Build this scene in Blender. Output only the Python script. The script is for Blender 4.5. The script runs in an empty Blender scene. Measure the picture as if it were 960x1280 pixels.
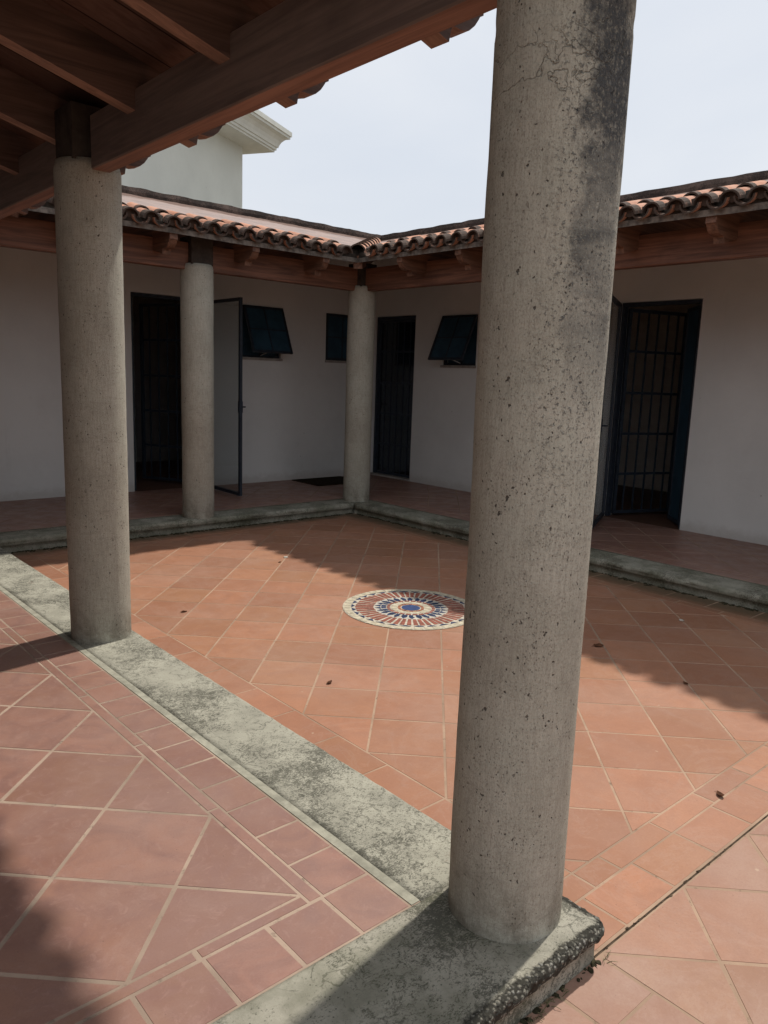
import bpy, bmesh, math, random
from math import sin, cos, pi, radians, atan2, hypot, sqrt
from mathutils import Vector, Matrix, noise
random.seed(11)
scene = bpy.context.scene
COL = scene.collection
H = 1.55

# ------------------------------------------------------------------ helpers
def tag(o, label=None, cat=None, group=None, kind=None):
    if label: o['label'] = label
    if cat: o['category'] = cat
    if group: o['group'] = group
    if kind: o['kind'] = kind
    return o

def obj(name, bm, mats, parent=None, smooth=False, recalc=True):
    if recalc: bmesh.ops.recalc_face_normals(bm, faces=bm.faces)
    me = bpy.data.meshes.new(name)
    bm.to_mesh(me); bm.free()
    for m in (mats if isinstance(mats, (list, tuple)) else [mats]): me.materials.append(m)
    if smooth:
        me.polygons.foreach_set('use_smooth', [True]*len(me.polygons))
    o = bpy.data.objects.new(name, me); COL.objects.link(o)
    if parent:
        o.parent = parent
        o.matrix_parent_inverse = Matrix.Translation(-parent.location)
    return o

def empty(name, loc=(0, 0, 0)):
    o = bpy.data.objects.new(name, None); COL.objects.link(o); o.location = loc
    return o

def box(bm, x0, x1, y0, y1, z0, z1, mi=0):
    v = [bm.verts.new((x, y, z)) for x in (x0, x1) for y in (y0, y1) for z in (z0, z1)]
    for f in ((0,1,3,2),(4,6,7,5),(0,4,5,1),(2,3,7,6),(0,2,6,4),(1,5,7,3)):
        fa = bm.faces.new([v[i] for i in f]); fa.material_index = mi

def bar(bm, a, b, w, h=None, up=(0,0,1), mi=0):
    """box from a to b, cross-section w (side) x h (along up)"""
    h = h or w
    a = Vector(a); b = Vector(b); d = (b-a).normalized(); up = Vector(up)
    if abs(d.dot(up)) > .99: up = Vector((1,0,0))
    s = d.cross(up).normalized(); u = s.cross(d).normalized()
    v = []
    for p in (a, b):
        for i, j in ((-1,-1),(1,-1),(1,1),(-1,1)):
            v.append(bm.verts.new(p + s*(i*w/2) + u*(j*h/2)))
    for f in ((0,3,2,1),(4,5,6,7),(0,1,5,4),(1,2,6,5),(2,3,7,6),(3,0,4,7)):
        fa = bm.faces.new([v[i] for i in f]); fa.material_index = mi

def cyl(bm, p, r, h, n=16, axis=(0,0,1), r2=None):
    r2 = r if r2 is None else r2
    ax = Vector(axis).normalized(); t = Vector((1,0,0)) if abs(ax.x) < .9 else Vector((0,1,0))
    s = ax.cross(t).normalized(); u = ax.cross(s); p = Vector(p)
    A = [bm.verts.new(p + (s*cos(2*pi*i/n)+u*sin(2*pi*i/n))*r) for i in range(n)]
    B = [bm.verts.new(p + ax*h + (s*cos(2*pi*i/n)+u*sin(2*pi*i/n))*r2) for i in range(n)]
    for i in range(n): bm.faces.new((A[i], A[(i+1)%n], B[(i+1)%n], B[i]))
    bm.faces.new(A[::-1]); bm.faces.new(B)

def prism(bm, pts, mapf, a0, a1, mi=0):
    """extrude profile pts (p,q) from a0 to a1; mapf(p,q,a)->xyz"""
    A = [bm.verts.new(mapf(p, q, a0)) for p, q in pts]
    B = [bm.verts.new(mapf(p, q, a1)) for p, q in pts]
    n = len(pts)
    for i in range(n):
        f = bm.faces.new((A[i], A[(i+1)%n], B[(i+1)%n], B[i])); f.material_index = mi
    f = bm.faces.new(A[::-1]); f.material_index = mi
    f = bm.faces.new(B); f.material_index = mi

# ------------------------------------------------------------------ materials
class N:
    def __init__(s, name):
        s.m = bpy.data.materials.new(name); s.m.use_nodes = True
        s.t = s.m.node_tree; s.t.nodes.clear()
        s.out = s.n('ShaderNodeOutputMaterial')
    def n(s, typ, ins=None, **kw):
        nd = s.t.nodes.new(typ)
        for k, v in kw.items(): setattr(nd, k, v)
        if ins:
            for k, v in ins.items(): s.set(nd.inputs[k], v)
        return nd
    def set(s, sock, v):
        if isinstance(v, bpy.types.NodeSocket): s.t.links.new(v, sock)
        elif isinstance(v, bpy.types.Node): s.t.links.new(v.outputs[0], sock)
        else:
            if sock.type == 'RGBA' and len(v) == 3: v = (*v, 1)
            sock.default_value = v
    def coord(s, kind='Object', scale=(1,1,1), rot=(0,0,0), loc=(0,0,0)):
        tc = s.n('ShaderNodeTexCoord')
        mp = s.n('ShaderNodeMapping', {'Vector': tc.outputs[kind], 'Scale': scale, 'Rotation': rot, 'Location': loc})
        return mp.outputs[0]
    def pos(s, scale=(1,1,1)):
        g = s.n('ShaderNodeNewGeometry')
        return s.n('ShaderNodeMapping', {'Vector': g.outputs['Position'], 'Scale': scale}).outputs[0]
    def noise(s, vec, scale, detail=4, rough=.55, dist=0):
        return s.n('ShaderNodeTexNoise', {'Vector': vec, 'Scale': scale, 'Detail': detail, 'Roughness': rough, 'Distortion': dist}).outputs[0]
    def vor(s, vec, scale, feat='F1', rand=1):
        nd = s.n('ShaderNodeTexVoronoi', feature=feat)
        s.set(nd.inputs['Vector'], vec); nd.inputs['Scale'].default_value = scale; nd.inputs['Randomness'].default_value = rand
        return nd.outputs['Distance']
    def ramp(s, fac, a, b, lo=0., hi=1.):
        nd = s.n('ShaderNodeMapRange', {'Value': fac, 'From Min': a, 'From Max': b, 'To Min': lo, 'To Max': hi}, interpolation_type='SMOOTHSTEP')
        return nd.outputs[0]
    def math(s, op, a, b=0.):
        nd = s.n('ShaderNodeMath', operation=op); s.set(nd.inputs[0], a); s.set(nd.inputs[1], b); return nd.outputs[0]
    def mix(s, fac, a, b, mode='MIX'):
        nd = s.n('ShaderNodeMix', data_type='RGBA', blend_type=mode)
        s.set(nd.inputs[0], fac); s.set(nd.inputs[6], a); s.set(nd.inputs[7], b); return nd.outputs[2]
    def bump(s, h, strength=.3, dist=.01, normal=None):
        nd = s.n('ShaderNodeBump', {'Height': h, 'Strength': strength, 'Distance': dist})
        if normal is not None: s.set(nd.inputs['Normal'], normal)
        return nd.outputs[0]
    def finish(s, color, rough=.8, normal=None, spec=.3, metal=0., **kw):
        p = s.n('ShaderNodeBsdfPrincipled')
        s.set(p.inputs['Base Color'], color); s.set(p.inputs['Roughness'], rough)
        p.inputs['Specular IOR Level'].default_value = spec; p.inputs['Metallic'].default_value = metal
        for k, v in kw.items(): s.set(p.inputs[k], v)
        if normal is not None: s.set(p.inputs['Normal'], normal)
        s.t.links.new(p.outputs[0], s.out.inputs[0]); return s.m

def mat_column(name, stain=None):
    s = N(name); c = s.coord('Object')
    big = s.noise(c, 1.6, 5, .6)
    mid = s.noise(c, 9, 6, .65)
    col = s.mix(s.ramp(big, .35, .65), (.375, .358, .292), (.475, .468, .392))
    col = s.mix(s.ramp(mid, .3, .75), col, s.mix(.5, col, (.53, .495, .415)))
    cv = s.coord('Object', scale=(1, 1, .11))
    stri = s.noise(cv, 120, 4, .7)               # vertical tooling
    col = s.mix(s.ramp(stri, .35, .7, 0, .30), col, (.20, .17, .14))
    grain = s.noise(s.coord('Object', scale=(1, 1, .6)), 260, 3, .8)
    col = s.mix(s.ramp(grain, .50, .66, 0, .45), col, (.17, .145, .115))
    col = s.mix(s.ramp(grain, .36, .46, .35, 0), col, (.55, .50, .43))
    ch = s.coord('Object', scale=(.25, .25, 1))
    hor = s.noise(ch, 60, 3, .7)
    col = s.mix(s.ramp(hor, .5, .8, 0, .35), col, (.20, .175, .145))
    fine = s.noise(c, 220, 2, .6)
    # pits, sparse and uneven
    wn = s.noise(c, 6, 3, .6)
    wob = s.n('ShaderNodeTexNoise', {'Vector': c, 'Scale': 55., 'Detail': 3.}).outputs['Color']
    def warp(v, k):
        return s.n('ShaderNodeVectorMath', {0: v, 1: s.n('ShaderNodeVectorMath', {0: wob, 1: (k, k, k)}, operation='MULTIPLY').outputs[0]}, operation='ADD').outputs[0]
    pv = s.vor(warp(s.coord('Object', scale=(1, 1, .75)), .018), 60)
    pit = s.math('MULTIPLY', s.ramp(pv, .10, .17, 1, 0), s.ramp(s.noise(c, 17, 2, .5), .46, .56))
    pv2 = s.vor(warp(s.coord('Object', scale=(1, 1, .8), loc=(3, 1, 2)), .03), 24)
    pit2 = s.math('MULTIPLY', s.ramp(pv2, .075, .12, 1, 0), s.ramp(s.noise(c, 5, 2, .5), .47, .53))
    pv3 = s.vor(warp(s.coord('Object', scale=(1, 1, .7), loc=(7, 4, 2)), .01), 130)
    pit3 = s.math('MULTIPLY', s.ramp(pv3, .16, .26, .42, 0), s.ramp(wn, .42, .6))
    pits = s.math('MAXIMUM', s.math('MAXIMUM', pit, pit2), pit3)
    col = s.mix(s.math('MULTIPLY', pits, .85), col, (.055, .045, .037))
    # light splash and dirt at the foot
    sep = s.n('ShaderNodeSeparateXYZ', {'Vector': c})
    foot = s.math('MULTIPLY', s.ramp(sep.outputs[2], .0, .30, 1, 0), s.ramp(s.noise(c, 7, 5, .7), .35, .62))
    col = s.mix(s.math('MULTIPLY', foot, .6), col, (.12, .095, .065))
    h = s.math('SUBTRACT', s.math('MULTIPLY', stri, .35), pits)
    h = s.math('ADD', h, s.math('MULTIPLY', hor, .35))
    h = s.math('ADD', h, s.math('MULTIPLY', s.math('ADD', fine, grain), .30))
    rough = .9
    if stain:
        dx, dy, z0 = stain
        nrm = s.n('ShaderNodeVectorMath', operation='NORMALIZE')
        flat = s.n('ShaderNodeCombineXYZ', {'X': sep.outputs[0], 'Y': sep.outputs[1]})
        s.set(nrm.inputs[0], flat)
        dot = s.n('ShaderNodeVectorMath', operation='DOT_PRODUCT'); s.set(dot.inputs[0], nrm.outputs[0]); dot.inputs[1].default_value = (dx, dy, 0)
        nz = s.noise(s.coord('Object', scale=(1, 1, .8)), 7, 8, .8)
        side = s.math('ADD', dot.outputs['Value'], s.math('MULTIPLY', s.math('SUBTRACT', nz, .5), .75))
        sm = s.ramp(side, .80, .95)
        zz = s.math('ADD', sep.outputs[2], s.math('MULTIPLY', s.math('SUBTRACT', s.noise(c, 3, 4, .6), .5), .7))
        hm = s.ramp(zz, z0-.05, z0+.62, 0, 1)
        speck = s.ramp(s.noise(s.coord('Object', scale=(1, 1, .7)), 110, 5, .85, .5), .36, .52)
        zb = s.noise(s.coord('Object', scale=(.5, .5, 2.2), loc=(1, 2, .3)), 2.2, 4, .6)
        hm = s.math('MULTIPLY', hm, s.ramp(s.math('ADD', zb, s.math('MULTIPLY', s.ramp(sep.outputs[2], 1.9, 2.3), .25)), .42, .60, .25, 1))
        st = s.math('MULTIPLY', s.math('MULTIPLY', sm, hm), s.math('ADD', s.math('MULTIPLY', speck, .62), .30))
        halo = s.math('MULTIPLY', s.math('MULTIPLY', s.ramp(side, .45, .9), s.ramp(sep.outputs[2], z0-.7, z0+.3)), s.ramp(s.noise(c, 95, 3, .8), .54, .64))
        st = s.math('MAXIMUM', st, s.math('MULTIPLY', halo, .75))
        col = s.mix(st, col, (.050, .056, .064))
        lich = s.math('MULTIPLY', s.ramp(s.vor(c, 38), .12, .2, 1, 0), s.math('MULTIPLY', sm, hm))
        col = s.mix(s.math('MULTIPLY', lich, .35), col, (.34, .34, .31))
        h = s.math('ADD', h, s.math('MULTIPLY', st, s.math('MULTIPLY', fine, .8)))
        # hairline cracks high up
        cr = s.n('ShaderNodeTexVoronoi', feature='DISTANCE_TO_EDGE')
        s.set(cr.inputs['Vector'], s.n('ShaderNodeVectorMath', {0: s.coord('Object', scale=(.7, .7, 2.0)), 1: s.n('ShaderNodeTexNoise', {'Vector': c, 'Scale': 5., 'Detail': 5.}).outputs['Color']}, operation='ADD').outputs[0])
        cr.inputs['Scale'].default_value = 2.4
        crm = s.math('MULTIPLY', s.ramp(cr.outputs['Distance'], .003, .012, 1, 0), s.math('MULTIPLY', s.ramp(s.noise(c, 2.6, 2, .5), .52, .6), s.ramp(sep.outputs[2], 2.1, 2.3)))
        col = s.mix(s.math('MULTIPLY', crm, .4), col, (.07, .065, .055)); h = s.math('SUBTRACT', h, crm)
    return s.finish(col, rough, s.bump(h, .95, .0045), .15)

def mat_concrete(name, pale=(.36,.36,.30), dark=(.075,.073,.06), amt=.5, green=0., warm=0., gravel=False):
    s = N(name); c = s.pos()
    n1 = s.noise(c, 2.4, 5, .65)
    n2 = s.noise(c, 40, 8, .85, 1.0)
    n3 = s.noise(s.pos((1.0, 1.9, 1)), 105, 5, .85, .8)
    col = s.mix(s.ramp(s.noise(c, 6, 5, .6), .3, .7), pale, tuple(v*.72 for v in pale))
    t = s.math('ADD', s.math('MULTIPLY', n2, .5), s.math('MULTIPLY', n3, .5))
    t = s.math('ADD', t, s.math('MULTIPLY', s.math('SUBTRACT', n1, .5), .42))
    m = s.ramp(t, .500-.12*(amt-.5), .550-.12*(amt-.5))
    wv = s.n('ShaderNodeVectorMath', {0: s.pos((1, .8, 1)), 1: s.n('ShaderNodeVectorMath', {0: s.n('ShaderNodeTexNoise', {'Vector': c, 'Scale': 9., 'Detail': 6.}).outputs['Color'], 1: (.16, .16, .16)}, operation='MULTIPLY').outputs[0]}, operation='ADD').outputs[0]
    ce = s.n('ShaderNodeTexVoronoi', feature='DISTANCE_TO_EDGE'); s.set(ce.inputs['Vector'], wv); ce.inputs['Scale'].default_value = 11
    crk = s.math('MULTIPLY', s.ramp(ce.outputs['Distance'], .008, .035, 1, 0), s.ramp(s.noise(c, 5, 4, .7), .46, .58))
    m = s.math('MAXIMUM', m, s.math('MULTIPLY', crk, .75))
    col = s.mix(s.math('MULTIPLY', m, .85), col, dark)
    spk = s.ramp(s.vor(c, 75), .14, .22, 1, 0)
    spk = s.math('MULTIPLY', spk, s.ramp(s.noise(c, 9, 3, .6), .48, .6))
    col = s.mix(s.math('MULTIPLY', spk, .7), col, tuple(v*.6 for v in dark))
    if warm:
        rs = s.ramp(s.noise(c, 3.3, 5, .75), .66, .72)
        col = s.mix(s.math('MULTIPLY', rs, warm), col, (.13, .06, .035))
    if green:
        g = s.ramp(s.noise(c, 3.0, 6, .7), .42, .62)
        col = s.mix(s.math('MULTIPLY', g, green), col, (.075, .085, .035))
    h = s.math('ADD', s.math('MULTIPLY', t, 1.), s.math('MULTIPLY', s.noise(c, 160, 3, .7), .4))
    if gravel:
        at = s.n('ShaderNodeAttribute', attribute_name='edge')
        gv = s.n('ShaderNodeTexVoronoi'); s.set(gv.inputs['Vector'], c); gv.inputs['Scale'].default_value = 85; s.set(gv.inputs['Vector'], s.n('ShaderNodeVectorMath', {0: c, 1: s.n('ShaderNodeVectorMath', {0: s.n('ShaderNodeTexNoise', {'Vector': c, 'Scale': 70.}).outputs['Color'], 1: (.012, .012, .012)}, operation='MULTIPLY').outputs[0]}, operation='ADD').outputs[0])
        sc = s.n('ShaderNodeSeparateColor', {'Color': gv.outputs['Color']}).outputs[0]
        gcol = s.mix(s.ramp(sc, .2, .95), (.055, .052, .043), (.25, .235, .195)); gcol = s.mix(s.ramp(sc, .92, .95), gcol, (.26, .25, .22))
        gcol = s.mix(s.ramp(gv.outputs['Distance'], .36, .6), gcol, (.045, .042, .034))
        e = s.math('MULTIPLY', at.outputs['Fac'], 1.)
        e = s.ramp(s.math('ADD', e, s.math('MULTIPLY', s.math('SUBTRACT', s.noise(c, 14, 5, .7), .5), 1.1)), .42, .62)
        col = s.mix(e, col, gcol)
        h = s.math('ADD', h, s.math('MULTIPLY', e, s.math('MULTIPLY', s.ramp(gv.outputs['Distance'], 0, .6, 1, 0), 2.5)))
    return s.finish(col, .92, s.bump(h, .8, .004), .15)

def mat_tile(name, base=(.36,.165,.10), rough=.5, spec=.35, dust=.25, swirl=.5, edge_dirt=False, film=(.42,.30,.24)):
    s = N(name); c = s.pos()
    at = s.n('ShaderNodeAttribute', attribute_name='tone')
    r = s.n('ShaderNodeSeparateColor', {'Color': at.outputs['Color']})
    v1, v2, v3 = r.outputs[0], r.outputs[1], r.outputs[2]
    lo = tuple(b*.80 for b in base); hi = (base[0]*1.13, base[1]*1.16, base[2]*1.18)
    col = s.mix(v1, lo, hi)
    col = s.mix(s.math('MULTIPLY', v2, .35), col, (base[0]*.97, base[1]*1.16, base[2]*.98))
    off = s.n('ShaderNodeVectorMath', {0: c, 1: s.n('ShaderNodeVectorMath', {0: at.outputs['Color'], 1: (40, 40, 40)}, operation='MULTIPLY').outputs[0]}, operation='ADD').outputs[0]
    n = s.noise(off, 4.5, 5, .6, 1.4)
    col = s.mix(s.ramp(n, .35, .72, 0, swirl), col, (base[0]*.80, base[1]*.84, base[2]*.92))
    n_b = s.noise(off, 13, 5, .7, 2.5)
    col = s.mix(s.ramp(n_b, .50, .75, 0, swirl*.7), col, (base[0]*1.15, base[1]*1.35, base[2]*1.5))
    d = s.noise(c, 1.3, 5, .65)
    col = s.mix(s.ramp(d, .4, .7, 0, dust), col, film)
    # scuffs
    sc = s.noise(s.pos((1, .12, 1)), 38, 3, .8, 2)
    col = s.mix(s.ramp(sc, .66, .78, 0, .25), col, (.5, .38, .31))
    sp = s.math('MULTIPLY', s.ramp(s.vor(c, 34), .045, .075, 1, 0), s.ramp(s.noise(c, 2.2, 2, .5), .50, .6))
    col = s.mix(s.math('MULTIPLY', sp, .6), col, (.06, .035, .025))
    gr = s.noise(c, 150, 4, .8)
    col = s.mix(s.ramp(gr, .40, .68, 0, .30), col, tuple(v*.72 for v in base))
    ws = s.noise(s.pos((1, 1, 1)), 2.1, 8, .72, 1.2)
    ring = s.math('MULTIPLY', s.ramp(ws, .50, .525), s.ramp(ws, .525, .56, 1, 0))
    col = s.mix(s.math('MULTIPLY', ring, .12), col, film)
    col = s.mix(s.ramp(ws, .55, .72, 0, .35), col, tuple(v*.70 for v in base))
    chip = s.math('MULTIPLY', s.ramp(s.vor(s.n('ShaderNodeVectorMath', {0: c, 1: s.n('ShaderNodeVectorMath', {0: s.n('ShaderNodeTexNoise', {'Vector': c, 'Scale': 60.}).outputs['Color'], 1: (.02, .02, .02)}, operation='MULTIPLY').outputs[0]}, operation='ADD').outputs[0], 9), .05, .075, 1, 0), s.ramp(s.noise(c, 3.1, 2, .5), .55, .6))
    col = s.mix(s.math('MULTIPLY', chip, .6), col, (.50, .36, .26))
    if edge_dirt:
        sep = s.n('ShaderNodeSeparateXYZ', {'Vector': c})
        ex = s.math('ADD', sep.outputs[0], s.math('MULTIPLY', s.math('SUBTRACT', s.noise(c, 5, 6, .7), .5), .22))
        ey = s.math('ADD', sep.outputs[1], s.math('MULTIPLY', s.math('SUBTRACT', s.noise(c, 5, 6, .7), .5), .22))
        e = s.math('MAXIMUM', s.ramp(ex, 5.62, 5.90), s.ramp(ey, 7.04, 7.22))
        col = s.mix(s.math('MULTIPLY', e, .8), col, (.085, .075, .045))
    h = s.math('ADD', s.math('MULTIPLY', n, .5), s.math('MULTIPLY', n_b, .5))
    rg = s.ramp(s.noise(c, 7, 4, .6), .3, .7, rough-.08, rough+.12)
    return s.finish(col, rg, s.bump(h, .16, .003, ), spec)

def mat_plain(name, col, rough=.8, spec=.3, var=.15, scale=8, bump=.1, metal=0., **kw):
    s = N(name); c = s.pos()
    n = s.noise(c, scale, 6, .65)
    cc = s.mix(s.ramp(n, .3, .7), tuple(v*(1-var) for v in col), tuple(min(1, v*(1+var)) for v in col))
    return s.finish(cc, rough, s.bump(s.noise(c, scale*8, 4, .7), bump, .003), spec, metal, **kw)

def mat_wall(name, col=(.74,.73,.705)):
    s = N(name); c = s.pos()
    n = s.noise(c, .9, 5, .6); n2 = s.noise(c, 7, 6, .7)
    cc = s.mix(s.ramp(n, .35, .7), col, tuple(v*.90 for v in col))
    cc = s.mix(s.ramp(n2, .55, .75, 0, .12), cc, (.50, .45, .39))
    st = s.noise(s.pos((3.2, 3.2, .35)), 3, 5, .7)
    cc = s.mix(s.ramp(st, .60, .78, 0, .14), cc, (.46, .42, .37))
    sep = s.n('ShaderNodeSeparateXYZ', {'Vector': c})
    zz = s.math('ADD', sep.outputs[2], s.math('MULTIPLY', s.math('SUBTRACT', s.noise(c, 9, 5, .7), .5), .18))
    cc = s.mix(s.ramp(zz, .02, .15, .35, 0), cc, (.36, .30, .25))
    pk = s.vor(c, 3.2)
    cc = s.mix(s.math('MULTIPLY', s.ramp(pk, .02, .035, 1, 0), .5), cc, (.25, .22, .19))
    scf = s.ramp(s.noise(s.pos((1, 1, 5)), 9, 5, .8, 1), .66, .74, 0, .25)
    cc = s.mix(scf, cc, (.42, .38, .34))
    h = s.math('ADD', s.noise(c, 120, 4, .7), s.math('MULTIPLY', s.noise(s.pos((1, 1, 1.8)), 4, 5, .65, .8), 3.2))
    return s.finish(cc, .85, s.bump(h, .22, .006), .2)

def mat_wood(name, dark=(.055,.024,.014), light=(.17,.07,.038), axis='x', rough=.55):
    s = N(name)
    sc = {'x': (.35, 7, 7), 'y': (7, .35, 7), 'z': (7, 7, .35)}[axis]
    c = s.pos(sc)
    n = s.noise(c, 3.2, 6, .65, 1.1)
    n2 = s.noise(s.pos(), 1.7, 4, .6)
    cc = s.mix(s.ramp(n, .28, .72), dark, light)
    cc = s.mix(s.ramp(n2, .5, .8, 0, .5), cc, tuple(v*.55 for v in dark))
    kn = s.ramp(s.vor(s.pos(tuple(.22+.12*v for v in sc)), 1.6), .05, .14, 1, 0)
    cc = s.mix(s.math('MULTIPLY', kn, .6), cc, tuple(v*.4 for v in dark))
    return s.finish(cc, rough, s.bump(n, .25, .004), .3)

M = {}
M['col'] = mat_column('column_stone')
M['col_stained'] = mat_column('column_stone_stained', (-.10, -.995, 1.45))
M['band'] = mat_concrete('band_concrete', (.44,.42,.34), (.085,.082,.064), .50, warm=.6)
M['plinth'] = mat_concrete('plinth_concrete', (.40,.375,.305), (.085,.082,.064), .52, green=.25, gravel=True)
M['kerb'] = mat_concrete('kerb_concrete', (.36,.345,.28), (.09,.085,.062), .42, green=.3)
M['mortar'] = mat_plain('mortar_strip', (.33,.315,.25), .9, .15, .25, 14, .3)
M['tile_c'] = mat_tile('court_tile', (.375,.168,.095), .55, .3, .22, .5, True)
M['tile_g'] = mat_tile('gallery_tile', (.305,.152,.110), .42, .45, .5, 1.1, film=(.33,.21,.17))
M['tile_s'] = mat_tile('approach_tile', (.345,.172,.112), .55, .3, .4, .4)
def mat_grout(name, col, vis):
    s = N(name); c = s.pos()
    cc = s.mix(s.ramp(s.noise(c, 2.0, 4, .6), .38, .62), col, tuple(v*vis for v in col))
    cc = s.mix(s.ramp(s.noise(c, 22, 5, .75), .55, .72), cc, tuple(v*.45 for v in col))
    return s.finish(cc, .95, s.bump(s.noise(c, 90, 4, .7), .4, .003), .1)
M['grout_c'] = mat_grout('court_grout', (.44,.30,.21), .72)
M['grout_g'] = mat_grout('gallery_grout', (.43,.32,.245), .68)
M['wall'] = mat_wall('lime_wall')
M['wall_b'] = mat_wall('white_house_wall', (.60,.62,.57))
M['cornice'] = mat_plain('cornice_plaster', (.58,.59,.54), .8, .2, .06, 5, .05)
M['wood_x'] = mat_wood('wood_beam', (.10,.048,.032), (.27,.125,.078), 'x')
M['wood_y'] = mat_wood('wood_beam_long', (.10,.048,.032), (.27,.125,.078), 'y')
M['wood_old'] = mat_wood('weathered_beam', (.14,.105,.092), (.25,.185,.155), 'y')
M['raf_under_lit'] = mat_wood('rafter_underside_lit', (.19,.105,.075), (.36,.21,.15), 'x')  # lighter, redder wood: light from below painted into the rafter bottoms
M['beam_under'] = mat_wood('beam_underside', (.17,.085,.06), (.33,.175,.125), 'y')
M['raf_old_shaded'] = mat_wood('weathered_rafter_shaded', (.085,.053,.043), (.18,.11,.086), 'x')  # weathered wood, painted darker as the shaded sides of the near rafters
M['wood_rx'] = mat_wood('rafter_wood', (.09,.045,.03), (.24,.12,.075), 'x')
M['wood_ry'] = mat_wood('rafter_wood_far', (.09,.045,.03), (.24,.12,.075), 'y')
M['stub'] = mat_plain('stub_concrete', (.060,.048,.040), .9, .1, .3, 10, .3)
M['metal'] = mat_plain('dark_metal', (.022,.030,.044), .5, .4, .3, 20, .1)
M['room_floor'] = mat_plain('room_floor', (.12,.06,.04), .6, .3, .2, 6, .1)
M['room'] = mat_plain('room_plaster', (.74,.66,.58), .9, .1, .1, 3, .1)
M['sill'] = mat_plain('sill_stone', (.34,.31,.28), .85, .2, .2, 14, .2)
M['white_metal'] = mat_plain('worn_metal_edge', (.55,.56,.56), .4, .4, .3, 30, .1)

def mat_boards(name, rot):
    s = N(name)
    g = s.n('ShaderNodeNewGeometry')
    v = s.n('ShaderNodeMapping', {'Vector': g.outputs['Position'], 'Rotation': (0, 0, rot)}).outputs[0]
    b = s.n('ShaderNodeTexBrick', {'Vector': v, 'Color1': (.095,.055,.044), 'Color2': (.17,.10,.078), 'Mortar': (.012,.007,.005), 'Scale': 1., 'Mortar Size': .006, 'Mortar Smooth': .2, 'Bias': 0., 'Brick Width': 1.15, 'Row Height': .235}, offset=.37)
    n = s.noise(s.n('ShaderNodeMapping', {'Vector': v, 'Scale': (.5, 9, 9)}).outputs[0], 3, 5, .6, .8)
    c = s.mix(s.ramp(n, .3, .75, 0, .55), b.outputs[0], (.05,.022,.015))
    return s.finish(c, .7, s.bump(s.math('SUBTRACT', n, b.outputs[1]), .3, .004), .2)
M['boards_x'] = mat_boards('ceiling_boards', 0.)
M['boards_y'] = mat_boards('ceiling_boards_far', pi/2)

def mat_roof_tile():
    s = N('clay_roof_tile'); c = s.pos()
    at = s.n('ShaderNodeAttribute', attribute_name='tone')
    r = s.n('ShaderNodeSeparateColor', {'Color': at.outputs['Color']})
    cc = s.mix(r.outputs[0], (.36,.15,.085), (.58,.29,.19))
    cc = s.mix(s.ramp(s.noise(c, 14, 6, .7), .38, .66, 0, .75), cc, (.55,.34,.25))
    # darkens the front ends, cover insides and plugs, broken up by noise
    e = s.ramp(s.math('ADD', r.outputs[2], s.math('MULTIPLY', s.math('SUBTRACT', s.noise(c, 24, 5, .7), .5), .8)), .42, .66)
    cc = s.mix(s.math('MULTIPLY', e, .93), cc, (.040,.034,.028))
    return s.finish(cc, .85, s.bump(s.noise(c, 60, 4, .7), .4, .004), .2)
M['rtile'] = mat_roof_tile()
def mat_roof_slab():
    s = N('roof_mortar_skin'); c = s.pos()
    cc = s.mix(s.ramp(s.noise(c, 3, 6, .65), .35, .7), (.36,.275,.245), (.27,.225,.21))
    cc = s.mix(s.ramp(s.noise(c, 26, 6, .8), .60, .72, 0, .7), cc, (.16,.11,.09))
    at = s.n('ShaderNodeAttribute', attribute_name='edge')
    e = s.ramp(s.math('ADD', at.outputs['Fac'], s.math('MULTIPLY', s.math('SUBTRACT', s.noise(c, 11, 7, .8), .5), 1.3)), .35, .6)
    cc = s.mix(s.math('MULTIPLY', e, .85), cc, (.14,.085,.065))
    return s.finish(cc, .9, s.bump(s.noise(c, 30, 5, .75), .5, .006), .1)
M['rslab'] = mat_roof_slab()
M['rcap'] = mat_concrete('ridge_cap_brick', (.16,.115,.095), (.028,.024,.022), .75)
M['eave'] = mat_plain('weathered_eave_board', (.17,.15,.13), .9, .1, .45, 18, .4)
M['fill'] = mat_plain('eave_fill_mortar', (.045,.038,.032), .95, .05, .4, 22, .5)

def mat_glass(name, tint=(.8,.84,.85), gloss=.12, trans=1.):
    s = N(name)
    tr = s.n('ShaderNodeBsdfTransparent', {'Color': tint})
    gl = s.n('ShaderNodeBsdfGlossy', {'Color': (1,1,1), 'Roughness': .03})
    fr = s.n('ShaderNodeFresnel', {'IOR': 1.45})
    mx = s.n('ShaderNodeMixShader', {0: s.math('MULTIPLY', fr.outputs[0], gloss*8)}); s.t.links.new(tr.outputs[0], mx.inputs[1]); s.t.links.new(gl.outputs[0], mx.inputs[2])
    s.t.links.new(mx.outputs[0], s.out.inputs[0]); return s.m
M['glass'] = mat_glass('clear_glass', (.90,.92,.92), .05)
M['tint'] = mat_plain('tinted_pane', (.030,.070,.105), .35, .25, .25, 5, .03)  # dark pane; the blue cast of lens flare is painted into its colour
M['bulb'] = mat_plain('bulb_glass', (.75,.75,.72), .25, .5, .02, 3, 0.)
M['leafm'] = mat_plain('dead_leaf', (.10,.040,.018), .8, .2, .4, 60, .3)
M['weed'] = mat_plain('dry_weed', (.17,.15,.085), .9, .1, .4, 40, .2)
M['moss'] = mat_plain('dark_moss', (.045,.040,.024), .95, .05, .5, 40, .6)
def paint(name, col, var=.25): return mat_plain(name, col, .55, .3, var, 30, .15)
M['m_cream'] = paint('mosaic_cream', (.50,.44,.32)); M['m_grout'] = paint('mosaic_grout', (.50,.44,.35))
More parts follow.
